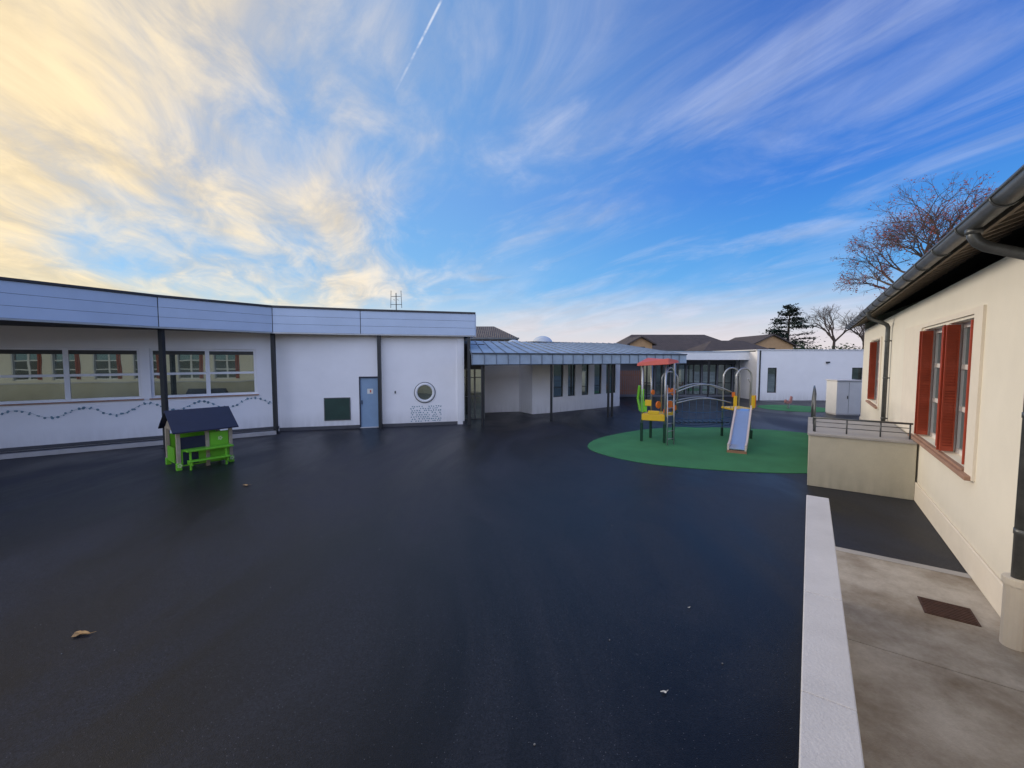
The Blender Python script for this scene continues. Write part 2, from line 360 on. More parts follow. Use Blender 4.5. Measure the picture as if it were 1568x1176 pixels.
def downpipe(s, r, name, boot, bot=0.02, off=.25):
    g = M(); w = WN-.09
    g.tube([R.pt(s-off, gn, gz-.06), R.pt(s-off, gn, gz-.14), R.pt(s-off*.9, gn+.03, gz-.20), R.pt(s-off*.8, gn+.09, gz-.25), R.pt(s-off*.2, w-.10, gz-.36), R.pt(s-.01, w-.03, gz-.40), R.pt(s, w, gz-.47), R.pt(s, w, gz-.6), R.pt(s, w, bot+(boot if boot else 0))], r, 16)
    g.tube([R.pt(s-off, gn, gz-.07), R.pt(s-off, gn, gz-.12)], r*1.25, 14)
    for z in (3.2, 2.2, 1.1):
        g.tube([R.pt(s, w, z), R.pt(s, w, z+.05)], r*1.12, 14); g.box(s-.02, s+.02, w, WN, z+.01, z+.04, R)
    g.done(name, ZINCD, H, smooth=True)
    if boot:
        g = M(); g.tube([R.pt(s, w, 0), R.pt(s, w, boot)], .09, 18); g.tube([R.pt(s, w, boot-.05), R.pt(s, w, boot+.02)], .105, 18)
        g.done('pipe_boot', CREAM2, H, bevel=.005)
downpipe(5.9, .05, 'downpipe', .66, off=0.0)
downpipe(15.1, .05, 'downpipe_far', 0)

# ------------------------------------------------------------------ access ramp
Q = empty('access_ramp')
g = M(); g.box(11.0, 14.0, .04, WN-.032, 0, 1.10, R)
g.hexa([R.pt(14, .04, 0), R.pt(22, .04, 0), R.pt(22, 1.3, 0), R.pt(14, 1.3, 0), R.pt(14, .04, 1.10), R.pt(22, .04, .02), R.pt(22, 1.3, .02), R.pt(14, 1.3, 1.10)])
g.done('ramp_body', BLOCK, Q, bevel=.01)
g = M(); g.box(10.97, 14.0, .01, WN-.034, 1.102, 1.15, R); g.done('ramp_slab', CONCL, Q, bevel=.006)
g = M()
for n in (.14, .68, 1.22, 1.66): g.tube([R.pt(11.25, n, 1.15), R.pt(11.25, n, 1.46)], .014, 8)
for z in (1.27, 1.37): g.tube([R.pt(11.25, .14, z), R.pt(11.25, 1.66, z)], .008, 8)
g.tube([R.pt(11.25, .10, 1.46), R.pt(11.25, 1.70, 1.46)], .02, 10)
zt = lambda s: 1.15 if s < 14 else 1.15-(s-14)*.135
for s_ in (11.3, 12.6, 14, 15.8, 17.6, 19.4, 21.2): g.tube([R.pt(s_, .12, zt(s_)-.05), R.pt(s_, .12, zt(s_)+.85)], .02, 8)
for h_ in (.45, .85): g.tube([R.pt(11.3, .12, 1.15+h_*.99), R.pt(14, .12, 1.15+h_), R.pt(21.2, .12, zt(21.2)+h_)], .02, 8)
g.done('handrail', ZINCD, Q, smooth=True)

# ------------------------------------------------------------------ left school building
S = empty('school_building')
W1 = Frame((-14.57, 11.7), (5.77, 4.0), (4.0, -5.77)); L1 = 7.02
W2 = Frame((-8.8, 15.7), (6.8, 1.75), (1.75, -6.8)); L2 = 7.02
wz0, wz1 = 1.45, 3.08
h1 = [(-.16*L1, .447*L1, wz0, wz1), (.481*L1, .903*L1, wz0, wz1), (-.75*L1, -.2*L1, wz0, wz1)]
wall(W1, -9, L1, 0, .25, 0, 3.9, h1, 'wall_curved_side', WHITE, S)
mulls = [[.206*L1], [.697*L1], [-.48*L1]]
for i, h in enumerate(h1):
    window(W1, *h, -.08, S, mull=mulls[i], trans=[2.24], fw=.075, tag='_left_%d' % i, gm=GLS)
    g = M(); g.box(h[0]-.05, h[1]+.05, -.08, .06, wz0-.04, wz0-.001, W1); g.done('window_sill_%d' % i, SILL, S)
    g = M(); g.box(h[0]+.08, h[1]-.08, -.118, -.105, wz1-.2, wz1-.075, W1); g.done('blind_%d' % i, SOFF, S)
dt0, dt1 = .4085*L2, .5266*L2
wall(W2, 0, L2, 0, .25, 0, 3.9, [(dt0, dt1, .02, 2.04)], 'wall_door_side', WHITE, S)
g = M(); g.box(-.0, dt0-.001, .001, .02, 0, .13, W2); g.box(dt1+.001, L2, .001, .02, 0, .13, W2); g.done('plinth', FOUND, S)
g = M(); g.box(-9, L1-.02, .001, .03, .1, .2, W1); g.done('plinth_curved_side', FOUND, S)
# door
g = M(); g.box(dt0+.03, dt1-.03, -.1, -.05, .03, 2.0, W2); g.done('door_leaf', DOORB, S)
g = M(); g.box(dt0, dt0+.04, -.12, .012, .02, 2.04, W2); g.box(dt1-.04, dt1, -.12, .012, .02, 2.04, W2); g.box(dt0+.04, dt1-.04, -.12, .012, 1.99, 2.04, W2)
g.box(dt0+.08, dt0+.11, -.05, 0, .95, 1.1, W2); g.done('door_frame', NAVY, S)
g = M(); g.box(dt0+.3, dt0+.52, -.05, -.044, 1.35, 1.55, W2); g.done('door_notice', PAPER, S)
g = M(); g.box(dt0+.4, dt0+.45, -.044, -.042, 1.4, 1.5, W2); g.done('door_pictogram', RED, S)
# board
b0, b1 = .2287*L2, .357*L2
g = M(); g.box(b0, b1, .001, .02, .37, 1.2, W2); g.done('chalkboard', BOARD, S)
g = M()
for q in ((b0-.03, b0, .34, 1.23), (b1, b1+.03, .34, 1.23), (b0, b1, .34, .37), (b0, b1, 1.2, 1.23)): g.box(q[0], q[1], .001, .03, q[2], q[3], W2)
g.done('chalkboard_frame', ZINCD, S)
# round window
c = W2.pt(.7696*L2, 0, 1.36); up = Vector((0, 0, 1))
g = M(); ring = [c+W2.n*.03+W2.e*.35*math.cos(2*math.pi*k/40)+up*.35*math.sin(2*math.pi*k/40) for k in range(41)]
g.tube(ring, .055, 10, cap=False); g.done('round_window_frame', WHITE2, S, smooth=True)
g = M(); ring = [c+W2.n*.012+W2.e*.415*math.cos(2*math.pi*k/40)+up*.415*math.sin(2*math.pi*k/40) for k in range(41)]
g.tube(ring, .018, 8, cap=False); g.done('round_window_trim', ZINCD, S, smooth=True)
g = M(); g.disc(c+W2.n*.012, W2.e, up, .34, 40); g.done('round_window_pane', GLS, S)
# blue hand prints below round window, and bead garland
g = M(); rnd = random.Random(3)
for r_ in range(8):
    for k in range(13):
        if rnd.random() < .18: continue
        cc = W2.pt(.7696*L2-.55+k*.095+(r_ % 2)*.045+rnd.uniform(-.015, .015), .006, .2+r_*.085+rnd.uniform(-.012, .012)); a = rnd.uniform(0, 3)
        e = W2.e*math.cos(a)+up*math.sin(a); u = up*math.cos(a)-W2.e*math.sin(a)
        g.disc(cc, e, u, rnd.uniform(.018, .028), 7, rnd.uniform(.026, .038))
g.done('hand_print_mosaic', BLUEB, S)
g = M(); gl = M(); prev = []
k = -1.0
while k < L1-.15:
    ph = (k*2*math.pi/1.45); z = 1.10+.14*math.sin(ph)+.03*math.sin(k*2.1)+.035*k/3
    prev.append(W1.pt(k, .012, z))
    for j in range(2):
        cc = W1.pt(k+rnd.uniform(-.03, .03), .02, z+rnd.uniform(-.03, .03)); g.disc(cc, W1.e, up, rnd.uniform(.02, .042), 6)
    k += .14
g.done('flower_garland', BLUEB, S); gl.tube(prev, .003, 4); gl.done('garland_wire', BLUEB, S)
# small wall fixtures
g = M(); g.box(.60*L2, .60*L2+.05, .001, .03, 1.35, 1.45, W2); g.done('bell_push', DARK, S)
# roof / fascia
fp = [(-15.2, 2.0), (-14.3, 4.6), (-13.25, 7.1), (-11.95, 9.68), (-10.55, 12.55), (-8.57, 15.05), (-5.8, 16.1), (-1.51, 17.3)]
backp = [(-3.6, 24.5), (-14, 24.5), (-26, 16), (-26, 4)]
g = M(); g.prism([(p[0], p[1]) for p in fp]+backp, 3.68, 3.76); g.done('soffit', SOFF, S)
g = M(); g.prism([(p[0], p[1]) for p in fp]+backp, 4.52, 4.6); g.done('flat_roof', COPE, S)
def strip(path, off0, off1, z0, z1, name, m, parent, gap=0.0):
    g = M()
    pts = [Vector((p[0], p[1], 0)) for p in path]; nr = []
    for i in range(len(pts)):
        a = (pts[i]-pts[i-1]).normalized() if i else (pts[1]-pts[0]).normalized()
        b = (pts[i+1]-pts[i]).normalized() if i < len(pts)-1 else a
        t = (a+b).normalized(); n = Vector((t.y, -t.x, 0))/max(.5, t.dot(a)); nr.append(n)
    for i in range(len(pts)-1):
        t = (pts[i+1]-pts[i]).normalized()*gap
        q = [pts[i]+nr[i]*off0+t, pts[i+1]+nr[i+1]*off0-t, pts[i+1]+nr[i+1]*off1-t, pts[i]+nr[i]*off1+t]
        g.hexa([Vector((v.x, v.y, z0)) for v in q]+[Vector((v.x, v.y, z1)) for v in q])
    return g.done(name, m, parent, fix=False, bevel=.004)
for j, (z0, z1) in enumerate(((3.70, 3.985), (3.992, 4.275), (4.282, 4.565))): strip(fp, .0, .03, z0, z1, 'fascia_board_%d' % j, FASC, S, .012)
strip(fp, -.06, 0.0, 3.66, 4.57, 'fascia_backing', DARK, S)
strip(fp, -.1, .045, 3.645, 3.695, 'fascia_drip', STEEL, S)
strip(fp, -.3, .07, 4.57, 4.64, 'roof_coping', COPE, S)
# return of fascia at the right end
FR = Frame((-1.51, 17.3), (-2.1, 7.2), (7.2, 2.1))
g = M(); g.box(0, 7.3, 0, .03, 3.66, 4.57, FR); g.done('fascia_return', FASC, S)
g = M(); g.box(.25, 7, -.72, -.5, 0, 3.7, FR); g.done('end_wall', WHITE, S)
# posts
g = M()
for (x, y) in ((-10.62, 12.72), (-8.66, 15.2), (-5.2, 16.4), (-1.78, 17.32), (-13.9, 7.3)):
    g.box(x-.06, x+.06, y-.06, y+.06, .02, 3.68); g.box(x-.1, x+.1, y-.1, y+.1, 0.001, .02)
g.done('posts', DARK, S)
# kerb slab along the curved side
strip([(-22, 6.55), (-14.57, 11.7), (-8.95, 15.6)], .03, .62, .001, .09, 'kerb_slab', FOUND, S)
strip([(-22, 6.55), (-14.57, 11.7), (-8.95, 15.6)], .62, .74, .001, .13, 'kerb_edge', CONCL, S)

AN = empty('tv_antenna')
g = M(); ax, ay = -5.05, 18.4
g.tube([(ax, ay, 4.55), (ax, ay, 5.6)], .02, 6); g.tube([(ax-.25, ay, 5.1), (ax+.25, ay, 5.1)], .012, 6); g.tube([(ax-.2, ay, 5.45), (ax+.2, ay, 5.45)], .012, 6)
for dx in (-.24, .24): g.tube([(ax+dx, ay, 4.95), (ax+dx*.9, ay, 5.7)], .012, 5)
for dx in (-.08, .08): g.tube([(ax+dx, ay-.1, 5.3), (ax+dx, ay+.1, 5.3)], .01, 5)
g.done('aerial', DARK, AN)

# ------------------------------------------------------------------ canopy building (zinc awning)
C = empty('zinc_canopy_building')
CF = Frame((-1.59, 16.45), (10.39, 4.7), (4.7, -10.39)); CL = 11.4
P = lambda x, y, z: Vector((x, y, z))
FL, FRr, BR, BL = P(-1.59, 16.45, 2.93), P(8.8, 21.15, 2.93), P(5.6, 23.1, 3.58), P(-2.1, 19.6, 3.58)
g = M()
g.hexa([FL-up*.06, FRr-up*.06, BR-up*.06, BL-up*.06, FL, FRr, BR, BL]); g.done('zinc_roof', ZINC, C)
g = M(); n = 22
for i in range(n+1):
    t = i/n; a = FL.lerp(FRr, t); b = BL.lerp(BR, t)
    g.tube([a+up*.015, b+up*.015], .022, 6)
g.done('standing_seams', ZINCS, C)
g = M(); gs = M()
for i in range(n):
    a0_, a1_ = CL*i/n+.006, CL*(i+1)/n-.006
    g.hexa([CF.pt(a0_, .03, 2.5), CF.pt(a1_, .03, 2.5), CF.pt(a1_, -.02, 2.5), CF.pt(a0_, -.02, 2.5), CF.pt(a0_, .02, 2.95), CF.pt(a1_, .02, 2.95), CF.pt(a1_, -.04, 2.95), CF.pt(a0_, -.04, 2.95)])
    gs.box(a0_-.016, a0_+.01, .03, .07, 2.5, 2.95, CF)
g.done('front_lip', ZINC, C, fix=False); gs.done('lip_seams', ZINCS, C, fix=False)
g = M(); g.tube([CF.pt(-.02, .05, 2.95), CF.pt(CL, .05, 2.95)], .03, 8); g.tube([CF.pt(0, .03, 2.5), CF.pt(CL, .03, 2.5)], .02, 8); g.done('lip_edge', ZINCD, C)
g = M(); g.prism([(-1.5, 16.6), (8.5, 21.1), (5.6, 23.0), (-2.0, 19.5)], 2.78, 2.84); g.done('canopy_soffit', SOFF, C)
g = M()
for (x, y) in ((-1.2, 16.85), (1.72, 18.2), (4.5, 19.45), (4.75, 19.75), (8.2, 21.15)): g.tube([(x, y, 0), (x, y, 2.82)], .055, 10)
g.done('canopy_posts', DARK, C)
# walls under canopy
def seg_wall(p0, p1, z1, holes, name, parent, m=WHITE, z0=0):
    d = Vector((p1[0]-p0[0], p1[1]-p0[1], 0)); F = Frame(p0, d, (d.y, -d.x)); wall(F, 0, d.length, 0, .2, z0, z1, holes, name, m, parent); return F, d.length
F, Ln = seg_wall((-2.4, 20.9), (.37, 21.6), 3.45, [(.15, .5, 0.02, 2.3)], 'wall_back', C); window(F, .15, .5, .02, 2.3, -.06, C, trans=[1.0], tag='_a')
seg_wall((.37, 21.6), (1.0, 20.55), 3.45, [], 'wall_box_side', C); seg_wall((1.0, 20.55), (1.93, 21.05), 3.45, [], 'wall_box_front', C)
hs = []
d0 = Vector((6.26-1.93, 24.2-21.05, 0)).length
for (u0, u1) in ((.04, .17), (.23, .33), (.42, .52), (.60, .71), (.78, .93)): hs.append((u0*d0, u1*d0, .78, 2.5))
F, Ln = seg_wall((1.93, 21.05), (6.26, 24.2), 3.45, hs, 'wall_windows', C)
for i, h in enumerate(hs): window(F, *h, -.06, C, trans=[1.25], fw=.035, fm=DARK, tag='_n%d' % i, gm=GLS)
seg_wall((6.26, 24.2), (5.2, 30.5), 3.45, [], 'wall_return', C)
g = M(); g.prism([(-2.4, 19.8), (.3, 21.3), (1.1, 20.8), (6.2, 23.9), (6.35, 24.3), (5.4, 31), (-7, 31), (-7, 24.4)], 3.452, 3.6); g.done('flat_roof', ZINCD, C)
g = M(); g.sphere((1.75, 24.0, 3.6), .58, .75, half=True, seg=20); g.sphere((.1, 26.0, 3.6), .45, .7, half=True, seg=20)
g.done('skylight_dome', mat('skylight_acrylic', (.55, .6, .66), .2, var=.03, bump=0), C, smooth=True)
# glazed door under the canopy, beside the main building
DF = Frame((-2.15, 18.6), (.9, .25), (.25, -.9))
window(DF, 0.0, .95, .02, 2.3, 0, C, mull=[.5], trans=[1.05, 1.9], fw=.04, fm=ZINCD, tag='_entrance', gm=GLS)
g = M(); g.box(-.1, .95, -.06, 0, 2.301, 3.4, DF); g.done('entrance_overpanel', DARK, C)

# ------------------------------------------------------------------ rear glazed building
B = empty('glazed_school_wing')
BF = Frame((5.0, 30.0), (1, 0), (0, -1))
bh = [(4.2+i*1.12, 5.22+i*1.12, .15, 2.35) for i in range(7)]
wall(BF, 0, 12.6, 0, .2, 0, 3.0, bh, 'wall', mat('grey_render', (.14, .15, .18), .85, var=.05), B)
for i, h in enumerate(bh): window(BF, *h, -.05, B, mull=[(h[0]+h[1])/2], trans=[1.0], fw=.05, fm=DARK, tag='_%d' % i, gm=GLS)
g = M(); g.box(-.5, 13, -6, 1.6, 3.0, 3.12, BF); g.done('roof', SOFF, B)
g = M(); g.box(3.4, 13, 1.6, 1.66, 2.66, 3.18, BF); g.done('fascia', WHITE2, B); g = M(); g.box(3.4, 13, 1.58, 1.7, 3.18, 3.24, BF); g.done('coping', ZINC, B)
g = M()
for k in range(5): g.tube([BF.pt(4.2+k*2.1, 1.5, 0), BF.pt(4.2+k*2.1, 1.5, 3.0)], .05, 8)
g.done('posts', DARK, B)
FN = empty('slatted_fence')
g = M()
for k in range(12): g.box(7.1+k*.14, 7.2+k*.14, 28.0, 28.03, .35, 1.95)
g.box(7.05, 8.8, 28.03, 28.08, .55, .63); g.box(7.05, 8.8, 28.03, 28.08, 1.6, 1.68); g.box(7.0, 7.06, 28, 28.08, 0, 2); g.box(8.8, 8.86, 28, 28.08, 0, 2)
g.done('slats', BROWN, FN, fix=False)

# ------------------------------------------------------------------ white flat roofed block
V = empty('white_annex')
VF = Frame((16.05, 27.4), (1, 0), (0, -1))
vh = [(.72, 1.32, .5, 2.15), (6.25, 6.95, 1.35, 2.15)]
wall(VF, 0, 12, 0, .2, 0, 3.28, vh, 'front_wall', WHITE, V)
for i, h in enumerate(vh): window(VF, *h, -.05, V, fw=.05, fm=DARK, tag='_%d' % i, gm=GLS)
g = M(); g.box(0, 12, -8, -.2, 0, 3.2, VF); g.done('body', WHITE, V)
g = M(); g.box(-.06, 12.06, -8, .06, 3.282, 3.34, VF); g.done('coping', WHITE2, V)
g = M(); g.box(4.5, 4.7, .001, .12, 2.45, 2.55, VF); g.box(.15, .21, .001, .07, 0, 3.28, VF); g.done('wall_lamp', DARK, V)
K = empty('utility_cabinet')
KF = Frame((15.75, 20.2), (.98, -.1), (-.1, -.98))
g = M(); g.box(0, 1.1, -.8, 0, .06, 1.66, KF); g.done('cabinet_body', WHITE2, K, bevel=.01)
g = M(); g.box(-.04, 1.14, -.84, .05, 1.662, 1.71, KF); g.box(.02, 1.08, -.78, -.02, 0, .058, KF); g.done('cabinet_lid', COPW, K, bevel=.008)
g = M(); g.box(.545, .555, .001, .004, .1, 1.6, KF); g.box(.48, .5, .001, .03, .8, .95, KF); g.done('door_gap', DARK, K)

# ------------------------------------------------------------------ spring rider
T = empty('spring_rider'); sx, sy = 15.15, 22.8
g = M(); g.tube([(sx+.07*math.cos(k*.7), sy+.07*math.sin(k*.7), .02+k*.006) for k in range(45)], .012, 6); g.done('spring', STEEL, T)
g = M(); prof = [(-.2, .33), (-.12, .28), (.1, .28), (.17, .36), (.2, .66), (.12, .7), (.07, .45), (-.06, .42), (-.15, .52), (-.2, .46)]
b_ = [g.bm.verts.new((sx+p[0], sy-.06, p[1])) for p in prof]; t_ = [g.bm.verts.new((sx+p[0], sy+.06, p[1])) for p in prof]
g.bm.faces.new(b_); g.bm.faces.new(t_[::-1])
for i in range(len(prof)): g.bm.faces.new([b_[i], b_[(i+1) % len(prof)], t_[(i+1) % len(prof)], t_[i]])
g.done('rider_body', mat('faded_pink', (.45, .2, .2), .5, bump=0), T, bevel=.015)

# ------------------------------------------------------------------ play tower with bridge and slide
PT = empty('playground_climbing_frame')
t1 = [(4.3, 13.75), (4.95, 13.45), (5.45, 14.0), (4.8, 14.35)]
g = M()
for (x, y) in t1: g.tube([(x, y, 0), (x, y, .62)], .045, 10)
for (x, y) in ((7.55, 14.05), (8.2, 14.2), (8.1, 14.85), (7.45, 14.7)): g.tube([(x, y, 0), (x, y, .3)], .045, 10)
g.done('post_feet', DGREEN, PT)
g = M()
for (x, y) in t1: g.tube([(x, y, .6), (x, y, 2.62)], .034, 10)
def hoop(x0, y0, x1, y1, zb, zt):
    pts = [(x0, y0, zb)]; n = 12
    rr = math.hypot(x1-x0, y1-y0)/2
    for k in range(n+1):
        a = math.pi*k/n; t = (1-math.cos(a))/2; pts.append((x0+(x1-x0)*t, y0+(y1-y0)*t, zt-rr+rr*math.sin(a)))
    pts.append((x1, y1, zb)); g.tube(pts, .028, 8)
hoop(4.98, 13.5, 5.42, 13.95, .9, 2.45); hoop(5.1, 14.2, 5.6, 14.1, .9, 2.3)
hoop(7.55, 14.05, 8.15, 14.2, .3, 2.42); hoop(7.45, 14.7, 8.1, 14.85, .3, 2.42)
# handrails of the bridge
for (ya, yb, dz) in ((13.95, 14.15, 0), (14.35, 14.65, 0)):
    for z in (1.62, 1.25):
        g.tube([(5.5+1.95*k/10, ya+(yb-ya)*k/10, z+.26*math.sin(math.pi*k/10)*(1 if z > 1.5 else .6)) for k in range(11)], .022, 8)
# ladder
for dx in (0, .34): g.tube([(4.9+dx*.8, 13.05+dx*.5, 0), (4.98+dx*.8, 13.35+dx*.5, 1.9)], .02, 8)
for k in range(7): g.tube([(4.91+k*.012, 13.08+k*.05, .2+k*.24), (5.18+k*.012, 13.25+k*.05, .2+k*.24)], .014, 6)
# climbing pole right
g.tube([(8.35, 14.6, 0), (8.35, 14.6, 1.9), (8.2, 14.5, 2.05)], .022, 8)
g.done('steel_tubes', STEEL, PT, smooth=True)
g = M(); g.prism(t1, .86, .95); g.prism([(7.45, 14.0), (8.2, 14.15), (8.1, 14.85), (7.4, 14.7)], 1.0, 1.06); g.done('platforms', YEL, PT, bevel=.01)
TF = Frame(t1[0], (.65, -.30), (-.30, -.65))
g = M(); g.box(-.04, .06, -.02, .03, .98, 1.75, TF); g.box(.06, .16, -.02, .03, 1.0, 1.35, TF); g.tube([(4.28, 13.85, 1.0), (4.22, 13.95, 1.4), (4.25, 13.9, 1.85)], .045, 8); g.done('side_panel_green', LIME, PT, bevel=.01)
g = M(); g.box(0, .72, .03, .07, .72, .93, TF); g.box(.2, .55, .03, .07, .93, 1.05, TF); g.box(.0, .62, -.01, .03, .86, .97, Frame(t1[1], (.5, .55), (.55, -.5)))
g.box(.1, .3, .03, .07, 1.2, 1.4, TF)
g.done('yellow_panels', YEL, PT, bevel=.015)
g = M()
for (x, y, z, r) in ((4.75, 13.5, 1.25, .12), (5.2, 13.7, 1.25, .13), (5.35, 13.85, 1.65, .12), (5.1, 13.6, 1.7, .10), (5.45, 13.95, 1.1, .10), (4.6, 13.6, 1.65, .08), (5.0, 13.5, 1.05, .12)):
    ce = P(x, y, z); e = P(.8, .6, 0); pts0 = []
    for sgn in (-.02, .02):
        pts0.append([g.bm.verts.new(ce+P(.6, -.8, 0)*sgn+e*r*math.cos(k*math.pi/8)+up*r*math.sin(k*math.pi/8)) for k in range(16)])
    g.bm.faces.new(pts0[0]); g.bm.faces.new(pts0[1][::-1])
    for k in range(16): g.bm.faces.new([pts0[0][k], pts0[0][(k+1) % 16], pts0[1][(k+1) % 16], pts0[1][k]])
g.box(7.42, 7.5, 14.0, 14.05, 1.45, 1.62); g.box(8.18, 8.3, 14.15, 14.2, 1.1, 1.5)
g.done('orange_discs', ORG, PT)
g = M()
for (x, y) in ((7.5, 13.98), (8.2, 14.14)):
    g.box(x-.05, x+.05, y-.03, y+.03, 1.06, 1.5)
g.done('slide_side_panels', YEL, PT, bevel=.01)
# tilted coral roof panel
g = M()
g.hexa([P(4.1, 13.75, 2.5), P(4.95, 13.2, 2.56), P(5.5, 13.75, 2.62), P(4.65, 14.4, 2.56), P(4.12, 13.75, 2.6), P(4.95, 13.25, 2.76), P(5.45, 13.75, 2.70), P(4.65, 14.35, 2.78)])
g.done('coral_roof', SALM, PT, bevel=.015)
g = M()   # rope net
for k in range(9):
    t = k/8; x = 5.5+1.95*t; y = 14.0+.15*t; g.tube([(x, y, .5+.05*math.sin(math.pi*t)), (x, y, 1.3+.1*math.sin(math.pi*t))], .010, 5)
for z in (.5, .75, 1.0): g.tube([(5.5+1.95*k/8, 14.0+.15*k/8, z-.08*math.sin(math.pi*k/8)) for k in range(9)], .012, 5)
for z in (.5,): g.tube([(5.5+1.95*k/8, 14.4+.2*k/8, z-.08*math.sin(math.pi*k/8)) for k in range(9)], .012, 5)
g.done('rope_bridge_net', ROPE, PT)
g = M()
for k in range(11): x = 5.6+.17*k; g.box(x, x+.1, 14.02+.012*k, 14.4+.012*k, .56, .59)
g.done('bridge_planks', DARK, PT)
# slide
SP = [Vector((7.82, 14.05, 1.06)), Vector((7.65, 13.75, 1.02)), Vector((7.3, 13.2, .72)), Vector((6.95, 12.65, .40)), Vector((6.72, 12.28, .20)), Vector((6.5, 11.95, .14))]
sd = Vector((.86, -.5, 0))
g = M(); gs = M(); w = .2
for i in range(len(SP)-1):
    a, b = SP[i], SP[i+1]
    g.hexa([a-sd*w-up*.02, b-sd*w-up*.02, b+sd*w-up*.02, a+sd*w-up*.02, a-sd*w, b-sd*w, b+sd*w, a+sd*w])
    for s_ in (-1, 1):
        o0, o1 = sd*(w*s_), sd*((w+.05)*s_)
        gs.hexa([a+o0-up*.05, b+o0-up*.05, b+o1-up*.05, a+o1-up*.05, a+o0+up*.12, b+o0+up*.12, b+o1+up*.12, a+o1+up*.12])
g.done('slide_bed', SLIDE, PT); gs.done('slide_sides', mat('slide_cream', (.72, .60, .55), .4, var=.03, bump=0), PT)
g = M(); a = SP[-1]; g.hexa([a-sd*.26-up*.14, a-sd*.26+P(.1, .18, -.14), a+sd*.26+P(.1, .18, -.14), a+sd*.26-up*.14, a-sd*.25-up*.05, a-sd*.25+P(.1, .18, -.05), a+sd*.25+P(.1, .18, -.05), a+sd*.25-up*.05]); g.done('slide_foot', mat('slide_foot_brown', (.4, .2, .12), .5, bump=0), PT)

# ------------------------------------------------------------------ playhouse
PH = empty('childrens_playhouse')
HF = Frame((-8.2, 10.15), (.62, .785), (-.785, .62))
w_, d_ = 1.12, .95
g = M()
for (a, n) in ((0, 0), (w_, 0), (0, d_), (w_, d_), (.6, 0)): g.box(a-.04, a+.04, n-.04, n+.04, 0, 1.0, HF)
g.box(-.03, .02, 0, d_, .95, 1.0, HF); g.box(w_-.02, w_+.03, 0, d_, .95, 1.0, HF); g.box(0, w_, -.02, .02, .9, .96, HF)
g.done('corner_posts', WOOD, PH, bevel=.006)
g = M()
for a in (-.03, w_):
    p = [HF.pt(a, -.02, 1.0), HF.pt(a, d_+.02, 1.0), HF.pt(a, d_/2, 1.4)]; q = [HF.pt(a+.03, -.02, 1.0), HF.pt(a+.03, d_+.02, 1.0), HF.pt(a+.03, d_/2, 1.4)]
    v = [g.bm.verts.new(x) for x in p+q]; g.bm.faces.new(v[:3]); g.bm.faces.new(v[3:])
    for i in range(3): g.bm.faces.new([v[i], v[(i+1) % 3], v[3+(i+1) % 3], v[3+i]])
g.done('gables', WOOD, PH)
g = M(); ov = .14
def slab(n0, z0, n1, z1, t=.03):
    g.hexa([HF.pt(-ov, n0, z0), HF.pt(w_+ov, n0, z0), HF.pt(w_+ov, n1, z1), HF.pt(-ov, n1, z1), HF.pt(-ov, n0, z0+t), HF.pt(w_+ov, n0, z0+t), HF.pt(w_+ov, n1, z1+t), HF.pt(-ov, n1, z1+t)])
slab(-.2, .93, d_/2, 1.42); slab(d_+.2, .93, d_/2, 1.42)
g.done('roof_panels', NAVY, PH, bevel=.005)
g = M()
g.box(.04, w_-.04, -.02, .02, .08, .50, HF); g.box(.64, w_-.05, -.02, .02, .50, .86, HF); g.box(-.02, .02, .35, d_-.04, .12, .5, HF); g.box(w_-.02, w_+.02, .05, d_-.05, .12, .75, HF)
g.box(0.05, w_-.05, d_-.02, d_+.02, .12, .8, HF)
g.box(.1, w_-.02, -.30, -.045, .46, .50, HF); g.box(.12, w_-.12, -.40, -.18, .22, .25, HF)
for a in (.16, w_-.2): g.box(a, a+.04, -.36, -.02, .12, .215, HF); g.box(a, a+.04, -.26, -.2, .0, .45, HF)
for (a, n) in ((-.005, -.005), (w_, 0), (0, d_)): g.box(a-.055, a+.055, n-.055, n+.055, 0.0, .18, HF)
g.done('lime_panels', LIME, PH, bevel=.008)
g = M(); g.box(.045, .56, -.015, .015, .51, .80, HF); g.box(.08, .40, -.027, -.021, .12, .44, HF); g.done('navy_panels', NAVY, PH)
g = M()
for (a, n, z) in ((.88, -.026, .68), (0.0, -.065, .12), (w_, -.065, .12)):
    for k in range(5):
        g.disc(HF.pt(a+.035*math.cos(k*1.257), n-.0007*k, z+.035*math.sin(k*1.257)), HF.e, up, .022, 10)
g.done('flower_emblems', mat('pale_lime', (.6, .75, .35), .5, bump=0, var=.03), PH)

# ------------------------------------------------------------------ small litter
def leaf(name, x, y, s, rot, m):
    g = M(); pts = []
    for k in range(14):
        a = 2*math.pi*k/14; r = s*(1+.35*math.cos(3*a)+.2*random.uniform(-1, 1)); pts.append((x+r*math.cos(a+rot)*1.3, y+r*math.sin(a+rot)*.7, .01+.35*s*abs(math.sin(a*1.5))))
    c = g.bm.verts.new((x, y, .006)); vs = [g.bm.verts.new(p) for p in pts]
    for k in range(14): g.bm.faces.new([c, vs[k], vs[(k+1) % 14]])
    g.tube([(x+s*1.1, y, .012), (x+s*2.2, y+s*.5, .02)], .002, 5); return g.done(name, m)
leaf('fallen_leaf', -4.3, 4.0, .06, .3, LEAF)
leaf('fallen_leaf', -5.76, 8.9, .05, 1, LEAF)
leaf('crumpled_paper', 1.25, 3.28, .018, 1, PAPER); leaf('crumpled_paper', 1.95, 4.45, .008, 1, PAPER)
g = M(); rnd = random.Random(5)
for _ in range(60):
    x = rnd.uniform(-9, 4); y = rnd.uniform(2.2, 13)
    if x > .7*y-.3: continue
    s_ = rnd.uniform(.003, .008); a = rnd.uniform(0, 3)
    g.prism([(x+s_*math.cos(a+k*1.4), y+s_*math.sin(a+k*1.4)) for k in range(4)], .001, .001+s_)
